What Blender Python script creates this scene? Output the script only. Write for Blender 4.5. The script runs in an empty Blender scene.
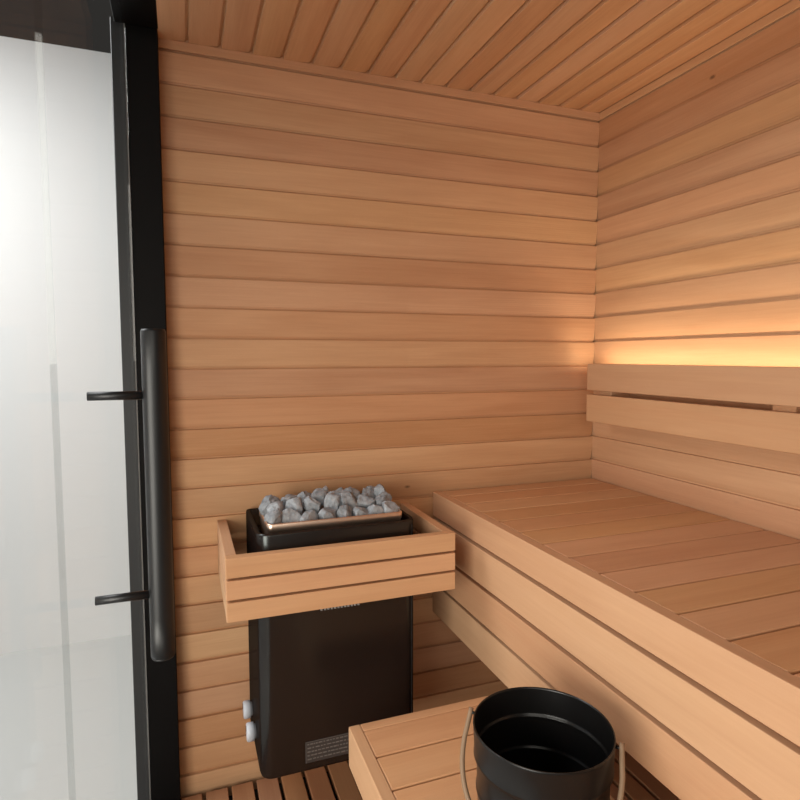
import bpy, bmesh, math, random
from mathutils import Vector, Matrix, noise
random.seed(7)
S = bpy.context.scene
COL = S.collection
PI = math.pi
H = 2.1765                    # ceiling height
P = 0.0875                   # cladding pitch
LINE0 = 2.15                 # height of the topmost groove

# ------------------------------------------------------------------ materials
def mat(name):
    m = bpy.data.materials.new(name); m.use_nodes = True
    nt = m.node_tree
    for n in list(nt.nodes): nt.nodes.remove(n)
    out = nt.nodes.new('ShaderNodeOutputMaterial')
    return m, nt, out

def simple(name, col, rough=.5, metal=0, spec=.5, bump=0, bscale=60, coat=0):
    m, nt, out = mat(name)
    b = nt.nodes.new('ShaderNodeBsdfPrincipled')
    b.inputs['Base Color'].default_value = (*col, 1)
    b.inputs['Roughness'].default_value = rough
    b.inputs['Metallic'].default_value = metal
    b.inputs['Specular IOR Level'].default_value = spec
    b.inputs['Coat Weight'].default_value = coat
    if bump:
        tc = nt.nodes.new('ShaderNodeTexCoord')
        n = nt.nodes.new('ShaderNodeTexNoise'); n.inputs['Scale'].default_value = bscale; n.inputs['Detail'].default_value = 4
        nt.links.new(tc.outputs['Object'], n.inputs['Vector'])
        bp = nt.nodes.new('ShaderNodeBump'); bp.inputs['Strength'].default_value = bump; bp.inputs['Distance'].default_value = .002
        nt.links.new(n.outputs['Fac'], bp.inputs['Height']); nt.links.new(bp.outputs['Normal'], b.inputs['Normal'])
    nt.links.new(b.outputs[0], out.inputs[0])
    return m

def wood(name, axis, dark=(.46,.225,.105), light=(.66,.38,.205), vary=.62, knots=True, rough=.55):
    """alder / thermo-aspen boards; grain runs along the given axis, each board has its own tone (attribute bid)"""
    m, nt, out = mat(name)
    N = nt.nodes.new; L = nt.links.new
    tc = N('ShaderNodeTexCoord')
    at = N('ShaderNodeAttribute'); at.attribute_name = 'bid'
    wn = N('ShaderNodeTexWhiteNoise'); wn.noise_dimensions = '1D'; L(at.outputs['Fac'], wn.inputs['W'])
    off = N('ShaderNodeVectorMath'); off.operation = 'MULTIPLY_ADD'
    off.inputs[1].default_value = (7, 7, 7)
    L(wn.outputs['Color'], off.inputs[0]); L(tc.outputs['Object'], off.inputs[2])
    def mapped(along, across):
        mp = N('ShaderNodeMapping'); s = [across]*3; s[axis] = along
        mp.inputs['Scale'].default_value = s
        L(off.outputs[0], mp.inputs['Vector']); return mp
    # broad figure
    n1 = N('ShaderNodeTexNoise'); n1.inputs['Scale'].default_value = 1; n1.inputs['Detail'].default_value = 3; n1.inputs['Distortion'].default_value = .6
    L(mapped(1.6, 16).outputs[0], n1.inputs['Vector'])
    # fine fibre
    n2 = N('ShaderNodeTexNoise'); n2.inputs['Scale'].default_value = 1; n2.inputs['Detail'].default_value = 5; n2.inputs['Roughness'].default_value = .65
    L(mapped(5, 170).outputs[0], n2.inputs['Vector'])
    def math_(op, a, b, c=None):
        n = N('ShaderNodeMath'); n.operation = op
        for k, v in enumerate((a, b, c)):
            if v is None: continue
            if isinstance(v, (int, float)): n.inputs[k].default_value = v
            else: L(v, n.inputs[k])
        return n.outputs[0]
    # factor = board tone + figure + fibre
    t = math_('MULTIPLY_ADD', wn.outputs['Value'], vary, .5 - vary/2)
    f1 = math_('MULTIPLY_ADD', n1.outputs['Fac'], 1.1, -.55)
    f2 = math_('MULTIPLY_ADD', n2.outputs['Fac'], .7, -.35)
    fac = math_('ADD', math_('ADD', t, f1), f2)
    cr = N('ShaderNodeValToRGB')
    cr.color_ramp.elements[0].color = (*dark, 1); cr.color_ramp.elements[1].color = (*light, 1)
    L(fac, cr.inputs['Fac'])
    # some boards redder, some yellower
    hs = N('ShaderNodeHueSaturation')
    sep = N('ShaderNodeSeparateColor'); L(wn.outputs['Color'], sep.inputs[0])
    L(math_('MULTIPLY_ADD', sep.outputs[1], .009, .4955), hs.inputs['Hue'])
    L(math_('MULTIPLY_ADD', sep.outputs[2], .10, .93), hs.inputs['Saturation'])
    L(cr.outputs['Color'], hs.inputs['Color'])
    col = hs.outputs['Color']
    if knots:   # rare small dark pin knots
        v = N('ShaderNodeTexVoronoi'); v.inputs['Scale'].default_value = 1; v.voronoi_dimensions = '3D'
        L(mapped(2.6, 5.2).outputs[0], v.inputs['Vector'])
        sv = N('ShaderNodeSeparateColor'); L(v.outputs['Color'], sv.inputs[0])
        pick = math_('GREATER_THAN', sv.outputs[0], .35)
        mr = N('ShaderNodeMapRange'); mr.inputs['From Min'].default_value = .012; mr.inputs['From Max'].default_value = .034
        mr.inputs['To Min'].default_value = .75; mr.inputs['To Max'].default_value = 0
        L(v.outputs['Distance'], mr.inputs['Value'])
        kf = math_('MULTIPLY', pick, mr.outputs[0])
        mx = N('ShaderNodeMix'); mx.data_type = 'RGBA'
        L(kf, mx.inputs[0]); L(col, mx.inputs[6]); mx.inputs[7].default_value = (.07,.03,.015,1)
        col = mx.outputs[2]
    b = N('ShaderNodeBsdfPrincipled')
    b.inputs['Roughness'].default_value = rough; b.inputs['Specular IOR Level'].default_value = .3
    L(col, b.inputs['Base Color'])
    bp = N('ShaderNodeBump'); bp.inputs['Strength'].default_value = .12; bp.inputs['Distance'].default_value = .001
    L(n2.outputs['Fac'], bp.inputs['Height']); L(bp.outputs['Normal'], b.inputs['Normal'])
    L(b.outputs[0], out.inputs[0])
    return m

W_X = wood('wood_along_x', 0)
W_Y = wood('wood_along_y', 1)
W_CEIL = wood('lightened_ceiling_wood', 1, dark=(.50,.265,.13), light=(.72,.44,.24), vary=.4)  # wood lightened to stand in for LED spill on the ceiling
B_X = wood('bench_wood_along_x', 0, dark=(.50,.25,.12), light=(.66,.375,.20), vary=.35, knots=False)
B_Y = wood('bench_wood_along_y', 1, dark=(.48,.255,.13), light=(.61,.36,.20), vary=.25, knots=False)
F_Y = wood('shaded_floor_wood_along_y', 1, dark=(.34,.145,.07), light=(.46,.22,.11), vary=.3, knots=False)  # darker red tone puts the floor's shade into the wood colour
BLACK = simple('black_powder_coat', (.004,.0035,.0035), .55, 0, .12)
HANDLE = simple('black_anodised_tube', (.010,.010,.0105), .40, 0, .38)
def steel_mat():
    m, nt, out = mat('dark_heater_steel')
    d = nt.nodes.new('ShaderNodeBsdfDiffuse'); d.inputs[0].default_value = (.011,.0065,.0055,1)
    g = nt.nodes.new('ShaderNodeBsdfGlossy'); g.inputs['Roughness'].default_value = .27; g.inputs[0].default_value = (.9,1,1,1)
    mx = nt.nodes.new('ShaderNodeMixShader'); mx.inputs[0].default_value = .05
    nt.links.new(d.outputs[0], mx.inputs[1]); nt.links.new(g.outputs[0], mx.inputs[2]); nt.links.new(mx.outputs[0], out.inputs[0])
    return m
STEEL = steel_mat()
CHAMBER = simple('heater_chamber_black', (.006,.005,.005), .6)
CHROME = simple('wood_tinted_steel_rim', (.88,.66,.52), .38, 1)  # copper tint paints the reflected wood into the bare steel
KNOB = simple('pale_grey_plastic', (.55,.57,.62), .45)
PLATE = simple('rating_plate_grey', (.045,.038,.035), .45)
PRINT = simple('rating_plate_print', (.15,.135,.125), .5)
BADGE = simple('badge_silver', (.33,.32,.31), .4)
PAIL = simple('black_lacquered_pail', (.0065,.006,.006), .29, 0, .36)
BAIL = simple('tan_wooden_bail', (.23,.145,.085), .6)
GREYPOST = simple('dark_grey_profile', (.026,.026,.027), .5)
GASKET = simple('pale_gasket', (.22,.21,.20), .4)
PLASTER = simple('white_plaster', (.88,.88,.87), .8, bump=.05, bscale=40)
OUTFLOOR = simple('pale_floor_outside', (.62,.62,.60), .5)
SUBFLOOR = simple('dark_subfloor', (.02,.015,.012), .8)

def stone_mat():
    m, nt, out = mat('grey_olivine_stone')
    N = nt.nodes.new; L = nt.links.new
    tc = N('ShaderNodeTexCoord'); oi = N('ShaderNodeObjectInfo')
    n = N('ShaderNodeTexNoise'); n.inputs['Scale'].default_value = 70; n.inputs['Detail'].default_value = 6; n.inputs['Roughness'].default_value = .7
    L(tc.outputs['Object'], n.inputs['Vector'])
    cr = N('ShaderNodeValToRGB'); cr.color_ramp.elements[0].position = .28; cr.color_ramp.elements[1].position = .72
    cr.color_ramp.elements[0].color = (.175,.187,.205,1); cr.color_ramp.elements[1].color = (.40,.42,.445,1)
    L(n.outputs['Fac'], cr.inputs['Fac'])
    hs = N('ShaderNodeHueSaturation'); mm = N('ShaderNodeMath'); mm.operation = 'MULTIPLY_ADD'
    mm.inputs[1].default_value = .4; mm.inputs[2].default_value = .8
    L(oi.outputs['Random'], mm.inputs[0]); L(mm.outputs[0], hs.inputs['Value']); L(cr.outputs[0], hs.inputs['Color'])
    b = N('ShaderNodeBsdfPrincipled'); b.inputs['Roughness'].default_value = .9; b.inputs['Specular IOR Level'].default_value = .2
    L(hs.outputs[0], b.inputs['Base Color'])
    bp = N('ShaderNodeBump'); bp.inputs['Strength'].default_value = .8; bp.inputs['Distance'].default_value = .004
    L(n.outputs['Fac'], bp.inputs['Height']); L(bp.outputs[0], b.inputs['Normal'])
    L(b.outputs[0], out.inputs[0]); return m
STONE = stone_mat()

def glass_mat():
    m, nt, out = mat('clear_thin_glass')
    t = nt.nodes.new('ShaderNodeBsdfTransparent'); t.inputs[0].default_value = (.93,.94,.94,1)
    g = nt.nodes.new('ShaderNodeBsdfGlossy'); g.inputs['Roughness'].default_value = .02
    mx = nt.nodes.new('ShaderNodeMixShader'); mx.inputs[0].default_value = .05
    nt.links.new(t.outputs[0], mx.inputs[1]); nt.links.new(g.outputs[0], mx.inputs[2]); nt.links.new(mx.outputs[0], out.inputs[0])
    return m
GLASS = glass_mat()

# ------------------------------------------------------------------ mesh helpers
_bid = [1.0]
class MB:
    """collects pieces of ONE mesh; every piece gets its own board id"""
    def __init__(s): s.v = []; s.f = []; s.b = []; s.sm = []
    def add(s, verts, faces, smooth=False, bid=None):
        if bid is None: _bid[0] += 1.37; bid = _bid[0]
        o = len(s.v); s.v += [tuple(v) for v in verts]; s.f += [[i+o for i in f] for f in faces]
        s.b += [bid]*len(verts); s.sm += [smooth]*len(faces); return s
    def add_bm(s, bm, smooth=False, bid=None):
        bm.verts.index_update()
        s.add([v.co[:] for v in bm.verts], [[v.index for v in f.verts] for f in bm.faces], smooth, bid); bm.free(); return s
    def box(s, x0, x1, y0, y1, z0, z1, bev=.0015, seg=1, bid=None):
        bm = bmesh.new(); bmesh.ops.create_cube(bm, size=1)
        for v in bm.verts:
            v.co = Vector(((x0+x1)/2+v.co.x*(x1-x0), (y0+y1)/2+v.co.y*(y1-y0), (z0+z1)/2+v.co.z*(z1-z0)))
        if bev: bmesh.ops.bevel(bm, geom=bm.edges[:], offset=bev, segments=seg, affect='EDGES', profile=.5)
        return s.add_bm(bm, False, bid)
    def tube(s, pts, r, n=12, closed_ends=True):
        pts = [Vector(p) for p in pts]; rings = []
        up = None
        for i, p in enumerate(pts):
            d = (pts[min(i+1, len(pts)-1)] - pts[max(i-1, 0)]).normalized()
            if up is None:
                up = d.orthogonal().normalized()
            up = (up - d*up.dot(d)).normalized(); w = d.cross(up)
            rr = r[i] if isinstance(r, (list, tuple)) else r
            rings.append([p + (up*math.cos(2*PI*k/n) + w*math.sin(2*PI*k/n))*rr for k in range(n)])
        V = [v for R in rings for v in R]; F = []
        for i in range(len(pts)-1):
            for k in range(n):
                F.append([i*n+k, i*n+(k+1) % n, (i+1)*n+(k+1) % n, (i+1)*n+k])
        if closed_ends:
            F.append(list(range(n))[::-1]); F.append([(len(pts)-1)*n+k for k in range(n)])
        return s.add(V, F, True)
    def lathe(s, prof, c=(0,0), n=72):
        V = []; F = []
        for r, z in prof:
            for k in range(n): V.append((c[0]+r*math.cos(2*PI*k/n), c[1]+r*math.sin(2*PI*k/n), z))
        for i in range(len(prof)-1):
            for k in range(n): F.append([i*n+k, i*n+(k+1) % n, (i+1)*n+(k+1) % n, (i+1)*n+k])
        return s.add(V, F, True)
    def build(s, name, m, parent=None, shift=None, autosmooth=False):
        me = bpy.data.meshes.new(name)
        if shift is None and parent is not None:
            shift = Vector(parent.location); q = parent.parent
            while q is not None: shift += Vector(q.location); q = q.parent
        sh = Vector(shift) if shift is not None else Vector((0,0,0))
        me.from_pydata([tuple(Vector(v)-sh) for v in s.v], [], s.f)
        a = me.attributes.new('bid', 'FLOAT', 'POINT'); a.data.foreach_set('value', s.b)
        me.polygons.foreach_set('use_smooth', s.sm)
        me.materials.append(m); me.validate(); me.update()
        bm = bmesh.new(); bm.from_mesh(me); bmesh.ops.recalc_face_normals(bm, faces=bm.faces[:]); bm.to_mesh(me); bm.free()
        o = bpy.data.objects.new(name, me); COL.objects.link(o)
        if parent is not None: o.parent = parent
        else: o.location = sh
        return o

def thing(name, label, cat, loc, group=None):
    o = bpy.data.objects.new(name, None); o.empty_display_size = .05; COL.objects.link(o); o.location = loc
    o['label'] = label; o['category'] = cat
    if group: o['group'] = group
    return o
def tag(o, label, cat, group=None):
    o['label'] = label; o['category'] = cat
    if group: o['group'] = group
    return o
def struct(o, label, cat):
    o['kind'] = 'structure'; o['label'] = label; o['category'] = cat; return o

# cladding: flat face, softly rounded lower edge, dark groove. (depth into the wall, height above the groove)
def clad_profile(p=P):
    pr = [(.012, 0), (.012, .0046), (.0090, .0048), (.0070, .0095), (.0048, .0098)]
    for k in range(1, 9):
        a = k/8; pr.append((.0048*(1-a)**2, .0098 + .056*a))
    pr += [(0, p-.0008), (.0008, p), (.012, p)]
    return pr
def cladding(fn, lo, hi, first, length, back, p=P):
    """boards stacked from `first` in steps of p, cut to lo..hi; fn(s, d, h) -> point, s 0..length along the board"""
    mb = MB(); h0 = first
    while h0 < hi - 1e-4:
        pr = [(d, h0+h) for d, h in clad_profile(p)]
        pts = []
        for (d, h) in pr: pts.append((d, min(max(h, lo), hi)))
        n = len(pts)
        V = [fn(0, d, h) for d, h in pts] + [fn(length, d, h) for d, h in pts]
        F = [[i, i+1, n+i+1, n+i] for i in range(n-1)]
        mb.add(V, F, False)
        h0 += p
    # solid backing
    V = [fn(s, d, h) for s in (0, length) for d in (.0115, back) for h in (lo, hi)]
    mb.add(V, [[0,1,3,2],[4,6,7,5],[0,4,5,1],[2,3,7,6],[0,2,6,4],[1,5,7,3]])
    return mb

XL = -1.4714           # left edge of the back cladding
YB = -2.35             # how far the cabin runs towards the camera
k0 = LINE0 - 25*P - .0034
wb = cladding(lambda s, d, h: (XL+s, d, h), -.06, H+.02, k0, -XL+.0, .05).build('wall_back', W_X)
struct(wb, 'back wall of horizontal tongue and groove boards behind the heater', 'wall')
wr = cladding(lambda s, d, h: (d, .03-s, h), -.06, H+.02, k0+.0025, .03-YB, .05).build('wall_right', W_Y)
struct(wr, 'right wall of horizontal boards lit from behind the backrest', 'wall')
# ceiling boards run in depth, rounded edge towards the right wall
cl = cladding(lambda s, d, h: (-.0705-P+.0 - (h), .03-s, H+d), -(.0705+P)-.03, -(.0705+P)-XL+.02, -(.0705+P)-.0 - 2*P + .0795, .03-YB, .05)
ce = cl.build('ceiling', W_CEIL); struct(ce, 'ceiling of narrow wooden boards running front to back', 'ceiling')
# strips at the ceiling joint
mb = MB().box(XL, -.0, -.004, .002, H-.0235, H+.002, .0015); struct(mb.build('trim_1', W_X), 'thin wooden strip where back wall meets ceiling', 'trim')
mb = MB().box(-.004, .002, YB, -.004, H-.0225, H+.002, .0015); struct(mb.build('trim_2', W_Y), 'thin wooden strip where right wall meets ceiling', 'trim')
# floor
mb = MB().box(-1.56, .05, YB, .05, -.10, -.055, 0); struct(mb.build('floor', SUBFLOOR), 'dark floor below the slatted duckboard', 'floor')

# ------------------------------------------------------------------ glazed front on the left
mb = MB().box(-1.549, XL+.001, -.05, .05, -.06, H+.02, .002); struct(mb.build('trim_3', BLACK), 'black upright door frame at the end of the back wall', 'door frame')
mb = MB().box(-1.5525, -1.5495, -.052, .05, -.06, H+.02, .0); struct(mb.build('trim_4', GASKET), 'thin pale seal along the black door frame', 'trim')
mb = MB().box(-1.586, -1.553, -.035, .05, -.06, H+.02, .002); struct(mb.build('trim_5', GREYPOST), 'dark grey outer post seen through the glass', 'post')
mb = MB().box(-1.575, XL+.003, YB, -.052, H-.002, H+.04, .002); struct(mb.build('trim_6', BLACK), 'black head rail over the glass front', 'rail')
mb = MB().box(-1.575, -1.525, YB, -.052, -.06, -.02, .002); struct(mb.build('trim_7', BLACK), 'black floor rail under the glass front', 'rail')
door = MB().box(-1.556, -1.548, -1.13, -.056, -.018, H-.004, .001).build('door_1', GLASS)
struct(door, 'clear glass sauna door with black tubular handle', 'door')
hx, hy = -1.4665, -.95
mb = MB().tube([(hx,hy,.893),(hx,hy,.896)] + [(hx,hy,.896+.446*k/8) for k in range(9)] + [(hx,hy,1.345)], [.0145]+[.0160]*10+[.0145], 28)
hd = mb.build('door_handle', HANDLE, door); hd['label'] = 'black tubular pull handle'
for z in (1.257, .984):
    st = MB().tube([(-1.548,hy,z),(-1.478,hy,z)], .0058, 16).build('standoff', HANDLE, hd)
wn = MB().box(-1.556, -1.548, YB, -1.136, -.018, H-.004, .001).build('window_1', GLASS)
struct(wn, 'fixed clear glass pane beside the sauna door', 'window')
# bright room outside the cabin
mb = MB().box(-4.2, -1.0, 1.3, 1.4, -.1, 2.7, 0); struct(mb.build('wall_far', PLASTER), 'white plaster wall outside the sauna', 'wall')
mb = MB().box(-4.3, -4.2, -4.5, 1.4, -.1, 2.7, 0); struct(mb.build('wall_left', PLASTER), 'white wall of the room outside the glass', 'wall')
mb = MB().box(-4.2, -1.58, -4.5, 1.3, -.12, -.06, 0); struct(mb.build('floor_outside', OUTFLOOR), 'pale floor outside the sauna', 'floor')

# ------------------------------------------------------------------ duckboard floor
db = thing('duckboard', 'slatted wooden duckboard on the floor under the heater', 'duckboard', (-1.05,-1.1,-.055))
xs = -1.404
for k in range(-1, 18):
    x0 = xs + k*.0742 + .0055; x1 = x0 + .0742 - .011
    if k == -1: x0 = XL + .002
    MB().box(x0, x1, YB+.02, -.022, -.022, 0, .002).build('slat', F_Y, db)
for y in (-.35, -1.2, -2.0):
    MB().box(XL+.002, -.012, y-.025, y+.025, -.0545, -.0222, .001).build('batten', F_Y, db)

# ------------------------------------------------------------------ upper bench
XB = -.65
ub = thing('upper_bench', 'high wide sauna bench with slatted front along the right wall', 'bench', (-.33,-1.15,0))
edges = [-.003] + [-.083-.1045*k for k in range(0, 22)]
for a, b_ in zip(edges[:-1], edges[1:]):
    MB().box(XB+.028+.0008, -.003, b_+.003, a-.003, .8315, .853, .002).build('seat_board', B_X, ub)
for (z0, z1, yend) in ((.7725,.8535,YB+.01),(.6585,.7615,YB+.01),(.5495,.6475,YB+.01),(.438,.5395,-.80)):
    MB().box(XB, XB+.028, yend, -.003, z0, z1, .0018, 2).build('front_slat', B_Y, ub)
for x in (XB+.05, -.06):
    MB().box(x-.02, x+.02, YB+.02, -.006, .745, .8312, .001).build('bearer', B_Y, ub)
for y in (-1.3, YB+.08):
    MB().box(XB+.0285, XB+.058, y-.045, y+.045, .56, .7445, .001).build('bracket', B_Y, ub)
for y in (-1.2, YB+.08):
    MB().box(-.56, -.505, y-.03, y+.03, .0005, .7445, .001).build('leg', B_Y, ub)

# ------------------------------------------------------------------ backrest
br = thing('backrest', 'two board wooden backrest hung on the right wall above the bench', 'backrest', (-.05,-1.15,1.08))
for (z0, z1) in ((1.191,1.283),(1.0815,1.1765)):
    MB().box(-.105, -.078, YB+.04, -.096, z0, z1, .003, 2).build('backrest_board', B_Y, br)
for y in (-.16, -.80, -1.45, -2.1):
    MB().box(-.0776, 0, y-.03, y+.03, 1.095, 1.2248, .001).build('spacer', B_X, br)

MB().box(-.0776, -.004, YB+.04, -.10, 1.2250, 1.2350, .001).build('light_blocker', B_Y, br)  # added unseen board, stops LED light leaking down through the backrest gap
# ------------------------------------------------------------------ lower bench
XA, YA, ZA = -1.086, -.514, .4375
lb = thing('lower_bench', 'low sauna bench with framed slatted top sliding under the upper bench', 'bench', (-.85,-1.4,0))
MB().box(XA, XA+.028, YB+.05, YA, ZA-.098, ZA, .0025, 2).build('side_board', B_Y, lb)
MB().box(XA+.0284, -.6525, YA-.028, YA, ZA-.098, ZA-.0002, .0025, 2).build('end_board', B_X, lb)
y = YA-.0284
ys = [YA-.0284, -.638] + [-.638-.1045*k for k in range(1, 16)]
for a, b_ in zip(ys[:-1], ys[1:]):
    MB().box(XA+.0288, -.6525, b_+.0026, a-(.0026 if a < -.6 else .0006), ZA-.022, ZA-.0008, .002).build('seat_board', B_X, lb)
for x in (XA+.11, -.70):
    MB().box(x-.02, x+.02, YB+.06, YA-.03, ZA-.09, ZA-.0225, .001).build('bearer', B_Y, lb)
    for yy in (-.75, -2.1):
        MB().box(x-.02, x+.02, yy-.03, yy+.03, .0005, ZA-.0905, .001).build('leg', B_Y, lb)

# ------------------------------------------------------------------ sauna heater
HX0, HX1, HY0, HY1, HZ0, HZ1 = -1.265, -.826, -.298, -.012, .186, .853
def rrect(x0, x1, y0, y1, rf, rb=.01, n=8):
    """outline, counter-clockwise, front corners (y0) with radius rf, back corners rb"""
    pts = []
    for (cx, cy, r, a0) in ((x0+rf, y0+rf, rf, PI), (x1-rf, y0+rf, rf, 1.5*PI), (x1-rb, y1-rb, rb, 0), (x0+rb, y1-rb, rb, .5*PI)):
        for k in range(n+1):
            a = a0 + .5*PI*k/n; pts.append((cx+r*math.cos(a), cy+r*math.sin(a)))
    return pts
def loft(mb, loops, cap_first=True, cap_last=True, smooth=True):
    n = len(loops[0]); V = [v for l in loops for v in l]; F = []
    for i in range(len(loops)-1):
        for k in range(n): F.append([i*n+k, i*n+(k+1) % n, (i+1)*n+(k+1) % n, (i+1)*n+k])
    if cap_first: F.append(list(range(n))[::-1])
    if cap_last: F.append([(len(loops)-1)*n+k for k in range(n)])
    return mb.add(V, F, smooth)
def ring(inset, z, rf=.034, rb=.012):
    return [(x, y, z) for x, y in rrect(HX0+inset, HX1-inset, HY0+inset, HY1-inset, max(rf-inset, .004), max(rb-inset, .003))]
heater = thing('sauna_heater', 'dark brown steel electric sauna heater hung on the back wall', 'heater', (-1.05,-.15,HZ0))
mb = MB()
loft(mb, [ring(.022,HZ0+.0), ring(.010,HZ0+.001), ring(.003,HZ0+.006), ring(0,HZ0+.016), ring(0,HZ0+.2), ring(0,HZ0+.45), ring(0,HZ1-.006), ring(.0015,HZ1-.0015), ring(.004,HZ1),
          ring(.010,HZ1), ring(.012,HZ1-.002), ring(.013,HZ1-.05)], True, True)
casing = mb.build('casing', STEEL, heater)
# right side seam
MB().box(-.8415, -.8400, HY0+.0004-.0012, HY0+.004, HZ0+.03, HZ1-.012, .0003).build('side_seam', CHAMBER, heater)
# stone tray with turned-out bright rim
TX0, TX1, TY0, TY1, TZ = -1.234, -.853, -.262, -.072, .8685
def tr(ins, z, r=.014): return [(x, y, z) for x, y in rrect(TX0+ins, TX1-ins, TY0+ins, TY1-ins, max(r-ins, .003), max(r-ins, .003))]
mb = MB(); loft(mb, [tr(.004,TZ-.064), tr(.003,TZ-.022), tr(0,TZ-.018), tr(0,TZ-.002), tr(.0015,TZ), tr(.0035,TZ), tr(.0045,TZ-.002), tr(.006,TZ-.04), tr(.03,TZ-.042)], True, True)
tray = mb.build('stone_tray', CHROME, heater); tray['label'] = 'polished steel stone tray rim'
# two round control knobs on the left cheek
for (yy, zz) in ((-.080,.268),(-.172,.256)):
    V = []
    mb = MB().tube([(HX0+.002,yy,zz),(HX0-.004,yy,zz),(HX0-.005,yy,zz),(HX0-.021,yy,zz),(HX0-.0245,yy,zz),(HX0-.0250,yy,zz)], [.019,.019,.0245,.0250,.0225,.016], 32)
    kb = mb.build('control_knob', KNOB, heater); kb['label'] = 'pale grey control knob'
    MB().box(HX0-.0262, HX0-.0248, yy-.002, yy+.002, zz+.004, zz+.02, .0004).build('pointer', PLATE, kb)
# rating plate with rows of tiny print
pl = MB().box(-1.148, -.965, HY0-.0012, HY0+.001, .2150, .2745, .0004).build('rating_plate', PLATE, heater)
pl['label'] = 'small grey rating plate with rows of fine print'
mb = MB(); rp = random.Random(3)
for r_ in range(5):
    x = -1.143; z = .2670 - r_*.0105
    while x < -.972:
        w = rp.uniform(.003, .012)
        if x + w > -.970: break
        mb.box(x, x+w, HY0-.0016, HY0-.0010, z-.0017*rp.uniform(.7,1.2), z+.0017, 0); x += w + rp.uniform(.0015, .004)
mb.box(-1.147,-.966,HY0-.0016,HY0-.0010,.2733,.2741,0).box(-1.147,-1.1462,HY0-.0016,HY0-.0010,.2155,.2741,0)
mb.box(-1.02,-.985,HY0-.0018,HY0-.0010,.2575,.270,0)
mb.build('fine_print', PRINT, pl)
# raised silver badge letters, only their feet show under the guard
mb = MB()
for k in range(6):
    x = -1.100 + k*.0185
    mb.tube([(x,HY0-.0022,.6335),(x,HY0-.0022,.662)], .0034, 8).tube([(x+.0095,HY0-.0022,.6335),(x+.0095,HY0-.0022,.662)], .0034, 8)
    mb.tube([(x,HY0-.0022,.662),(x+.0048,HY0-.0022,.667),(x+.0095,HY0-.0022,.662)], .0034, 8)
bd = mb.build('badge', BADGE, heater); bd['label'] = 'pale raised badge mostly hidden behind the wooden guard'
for z in (.35, .72): MB().box(-1.15,-.95,-.0125,0,z-.02,z+.02,.001).build('wall_bracket', CHAMBER, heater)

# ------------------------------------------------------------------ wooden guard rail round the heater
GX0, GX1, GY0 = -1.347, -.737, -.363
gd = thing('heater_guard', 'three slat wooden guard rail fixed round the top of the heater', 'guard rail', (-1.04,-.18,.665))
for (z0, z1) in ((.7735,.8235),(.7190,.7675),(.6640,.7130)):
    MB().box(GX0, GX1, GY0, GY0+.0275, z0, z1, .002, 2).build('front_slat', B_X, gd)
    MB().box(GX0+.0003, GX0+.0275, GY0+.028, -.0005, z0, z1, .002, 2).build('side_slat', B_Y, gd)
    MB().box(GX1-.0275, GX1-.0003, GY0+.028, -.0005, z0, z1, .002, 2).build('side_slat', B_Y, gd)
for x in (GX0+.0282, GX1-.0282-.018):
    MB().box(x, x+.018, GY0+.0282, GY0+.0282+.010, .666, .765, .001).build('corner_batten', B_X, gd)

# ------------------------------------------------------------------ stones
def stone_mesh(seed, sx, sy, sz):
    bm = bmesh.new(); bmesh.ops.create_icosphere(bm, subdivisions=3, radius=1)
    rr = random.Random(seed); planes = []
    for k in range(11):
        d = Vector((rr.gauss(0,1), rr.gauss(0,1), rr.gauss(0,1))).normalized(); planes.append((d, rr.uniform(.58,.86)))
    o = Vector((seed*3.1, seed*1.7, 0))
    for v in bm.verts:
        c = v.co.copy()
        for d, l in planes:
            e = c.dot(d)
            if e > l: c -= d*(e-l)
        c *= 1 + .16*noise.noise(c*1.3+o) + .10*noise.noise(c*3.7+o) + .06*noise.noise(c*8+o)
        v.co = Vector((c.x*sx, c.y*sy, c.z*sz))*1.16
    me = bpy.data.meshes.new('stone'); bm.to_mesh(me); bm.free(); me.materials.append(STONE)
    for p_ in me.polygons: p_.use_smooth = False
    return me
ORD = ['first','second','third','fourth','fifth','sixth','seventh','eighth']
rs = random.Random(11)
rows = [ # y, z, count, x0, x1, size, phrase
    (-.225, .865, 8, -1.209, -.877, .0265, 'in the front row against the rim'),
    (-.186, .884, 7, -1.198, -.890, .0275, 'in the second row from the front'),
    (-.145, .891, 8, -1.207, -.880, .0265, 'in the third row from the front'),
    (-.106, .884, 7, -1.196, -.892, .0265, 'in the back row by the wall'),
]
seed = 1
for (y, z, n, x0, x1, sz, phrase) in rows:
    for k in range(n):
        seed += 1
        x = x0 + (x1-x0)*k/(n-1)
        s = [sz*rs.uniform(.9,1.16) for _ in range(3)]
        me = stone_mesh(seed, s[0], s[1]*.90, s[2]*.95)
        o = bpy.data.objects.new('sauna_stone', me); COL.objects.link(o)
        o.location = (x+rs.uniform(-.005,.005), y+rs.uniform(-.001,.003), z+rs.uniform(-.006,.005) + (.007 if .25 < k/(n-1) < .75 and y > -.2 else 0))
        o.rotation_euler = (rs.uniform(-.5,.5), rs.uniform(-.5,.5), rs.uniform(0,6.28))
        w = 'leftmost' if k == 0 else 'rightmost' if k == n-1 else ORD[k]+' from the left'
        tag(o, 'rough grey sauna stone, %s %s' % (w, phrase), 'stone', 'grey stones heaped in the heater tray')

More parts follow.
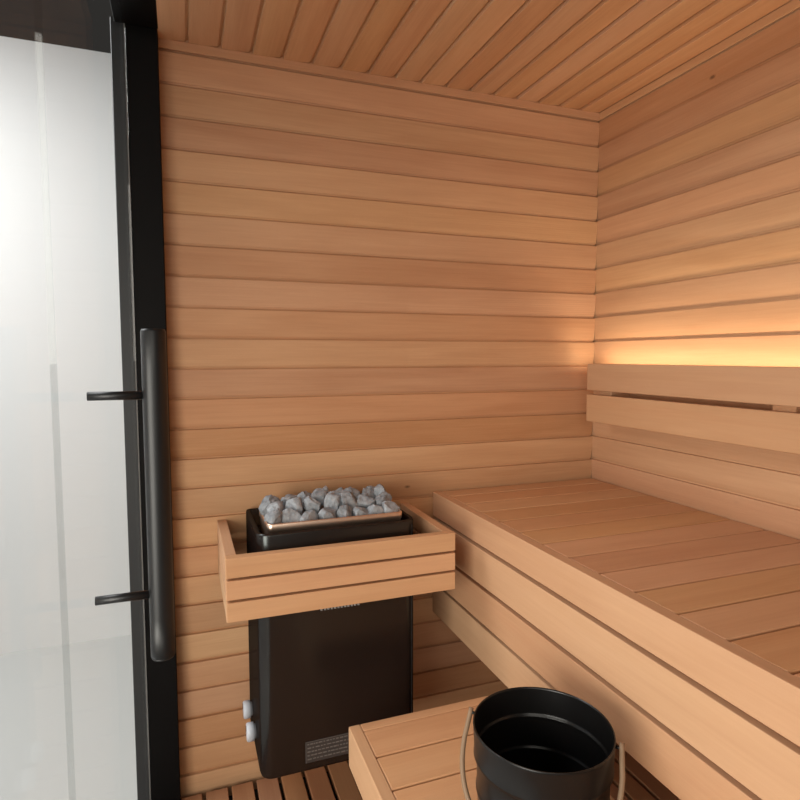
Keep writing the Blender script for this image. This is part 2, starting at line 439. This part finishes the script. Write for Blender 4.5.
# ------------------------------------------------------------------ bucket
bx, by, BR = -.8484, -.9537, .1224
bz = ZA - .0002
zt = .655
bk = thing('sauna_bucket', 'black ribbed sauna bucket with tan drop handle on the low bench', 'bucket', (bx,by,bz))
def rib(z, r0, r1, dr):          # a rolled bead standing out between two wall radii
    return [(r0, z-.009), (r0+dr*.5, z-.005), (r0+dr, z-.0015), (r1+dr, z+.0015), (r1+dr*.6, z+.005), (r1, z+.009)]
prof_o = [(.001,bz),(.104,bz),(.1085,bz+.003),(.110,bz+.008)] + rib(.535,.1138,.1146,.0022) + rib(.598,.1158,.1200,.0012) + [(.1221,zt-.006),(.1226,zt-.003),(BR,zt)]
prof_i = [(BR-.0006,zt+.001),(BR-.0020,zt+.0008),(BR-.0026,zt-.003)] + [(r-.0024, z) for r, z in reversed(rib(.598,.1154,.1196,.0006))] + [(.1118,.5962-.006)] + \
         [(r-.0024, z) for r, z in reversed(rib(.535,.1134,.1142,.0022))] + [(.1095,.528-.005),(.1075,bz+.008),(.103,bz+.004),(.001,bz+.004)]
# sharp inner ledges under each bead
prof_i = [(BR-.0006,zt+.001),(BR-.0020,zt+.0008),(BR-.0026,zt-.003),(.1178,.606),(.1172,.603),(.1146,.6005),(.1138,.598),(.1146,.5955),(.1142,.592),
          (.1118,.544),(.1112,.541),(.1086,.5385),(.1078,.536),(.1086,.5335),(.1082,.530),(.1062,bz+.008),(.102,bz+.004),(.001,bz+.004)]
pail = MB().lathe(prof_o + prof_i, (bx,by), 96).build('pail', PAIL, bk)
# drop handle hanging on the side nearest the camera
AA = math.radians(137)
ax = Vector((math.cos(AA), math.sin(AA), 0)); nr = Vector((math.cos(AA+PI/2), math.sin(AA+PI/2), 0))
ctr = Vector((bx,by,0)); pz = .648; phi = math.radians(41)
hang = nr*math.sin(phi) - Vector((0,0,math.cos(phi)))
RH = BR + .0095; leg = .042
def bp_(u, w): return ctr + Vector((0,0,pz)) + ax*u + hang*w
pts = [bp_(RH+.001*0, -.008)] + [bp_(RH+.003*k/6, leg*k/6) for k in range(7)]
for k in range(1, 32):
    a = PI*k/32; pts.append(bp_((RH+.003)*math.cos(a), leg + .150*math.sin(a)**.9))
pts += [bp_(-(RH+.003*k/6), leg*k/6) for k in range(6, -1, -1)] + [bp_(-RH, -.008)]
bl = MB().tube(pts, .0046, 12).build('bail', BAIL, bk); bl['label'] = 'tan wooden drop handle'
for sgn in (-1, 1):
    c0 = ctr + ax*sgn*(BR-.001) + Vector((0,0,pz)); c1 = ctr + ax*sgn*(RH+.002) + Vector((0,0,pz))
    MB().tube([c0, c1], .0030, 12).build('pivot', PAIL, bk)

# ------------------------------------------------------------------ lights
def area(name, loc, target, sx, sy, power, col, spread=PI):
    l = bpy.data.lights.new(name, 'AREA'); l.shape = 'RECTANGLE'; l.size = sx; l.size_y = sy; l.energy = power; l.color = col; l.spread = spread
    o = bpy.data.objects.new(name, l); COL.objects.link(o); o.location = loc
    d = Vector(target)-Vector(loc); o.rotation_euler = d.to_track_quat('-Z', 'Y').to_euler(); return o
area('window_light', (-2.45,-2.0,.95), (-.7,-.75,.62), 1.1, 1.1, 18.6, (1,.94,.85), 1.75)
area('room_light', (-2.0,-3.5,1.95), (-1.2,0,1.0), 1.6, 1.4, 9.3, (1,.94,.84), 2.0)
area('outside_light', (-2.9,.1,2.6), (-2.6,.6,0), 1.2, 1.0, 60, (1,1,1))
# warm LED line behind the backrest, shining up the right wall
led = area('led_line', (-.056,-1.185,1.248), (-.056,-1.185,2.2), .036, 2.25, 4.1, (1,.82,.57))
led.rotation_euler = (PI, 0, 0)

wd = bpy.data.worlds.new('world'); S.world = wd; wd.use_nodes = True
bg = wd.node_tree.nodes['Background']; bg.inputs[0].default_value = (1,.93,.86,1); bg.inputs[1].default_value = .035

# ------------------------------------------------------------------ camera
cam = bpy.data.cameras.new('camera'); co = bpy.data.objects.new('camera', cam); COL.objects.link(co)
yaw, pitch, roll, fpx = .3526, .0733, -.0011, 589.6
fwd = Vector((math.sin(yaw)*math.cos(pitch), math.cos(yaw)*math.cos(pitch), -math.sin(pitch)))
right = Vector((math.cos(yaw), -math.sin(yaw), 0)); up = right.cross(fwd)
r2 = right*math.cos(roll)+up*math.sin(roll); u2 = up*math.cos(roll)-right*math.sin(roll)
M = Matrix((r2, u2, -fwd)).transposed().to_4x4(); M.translation = Vector((-1.4308,-1.806,1.3079))
co.matrix_world = M
cam.sensor_width = 36; cam.lens = fpx/800*36; cam.clip_start = .02
S.camera = co
S.view_settings.view_transform = 'Standard'; S.view_settings.look = 'None'; S.view_settings.exposure = 0
S.cycles.max_bounces = 10; S.cycles.diffuse_bounces = 6; S.cycles.use_denoising = True
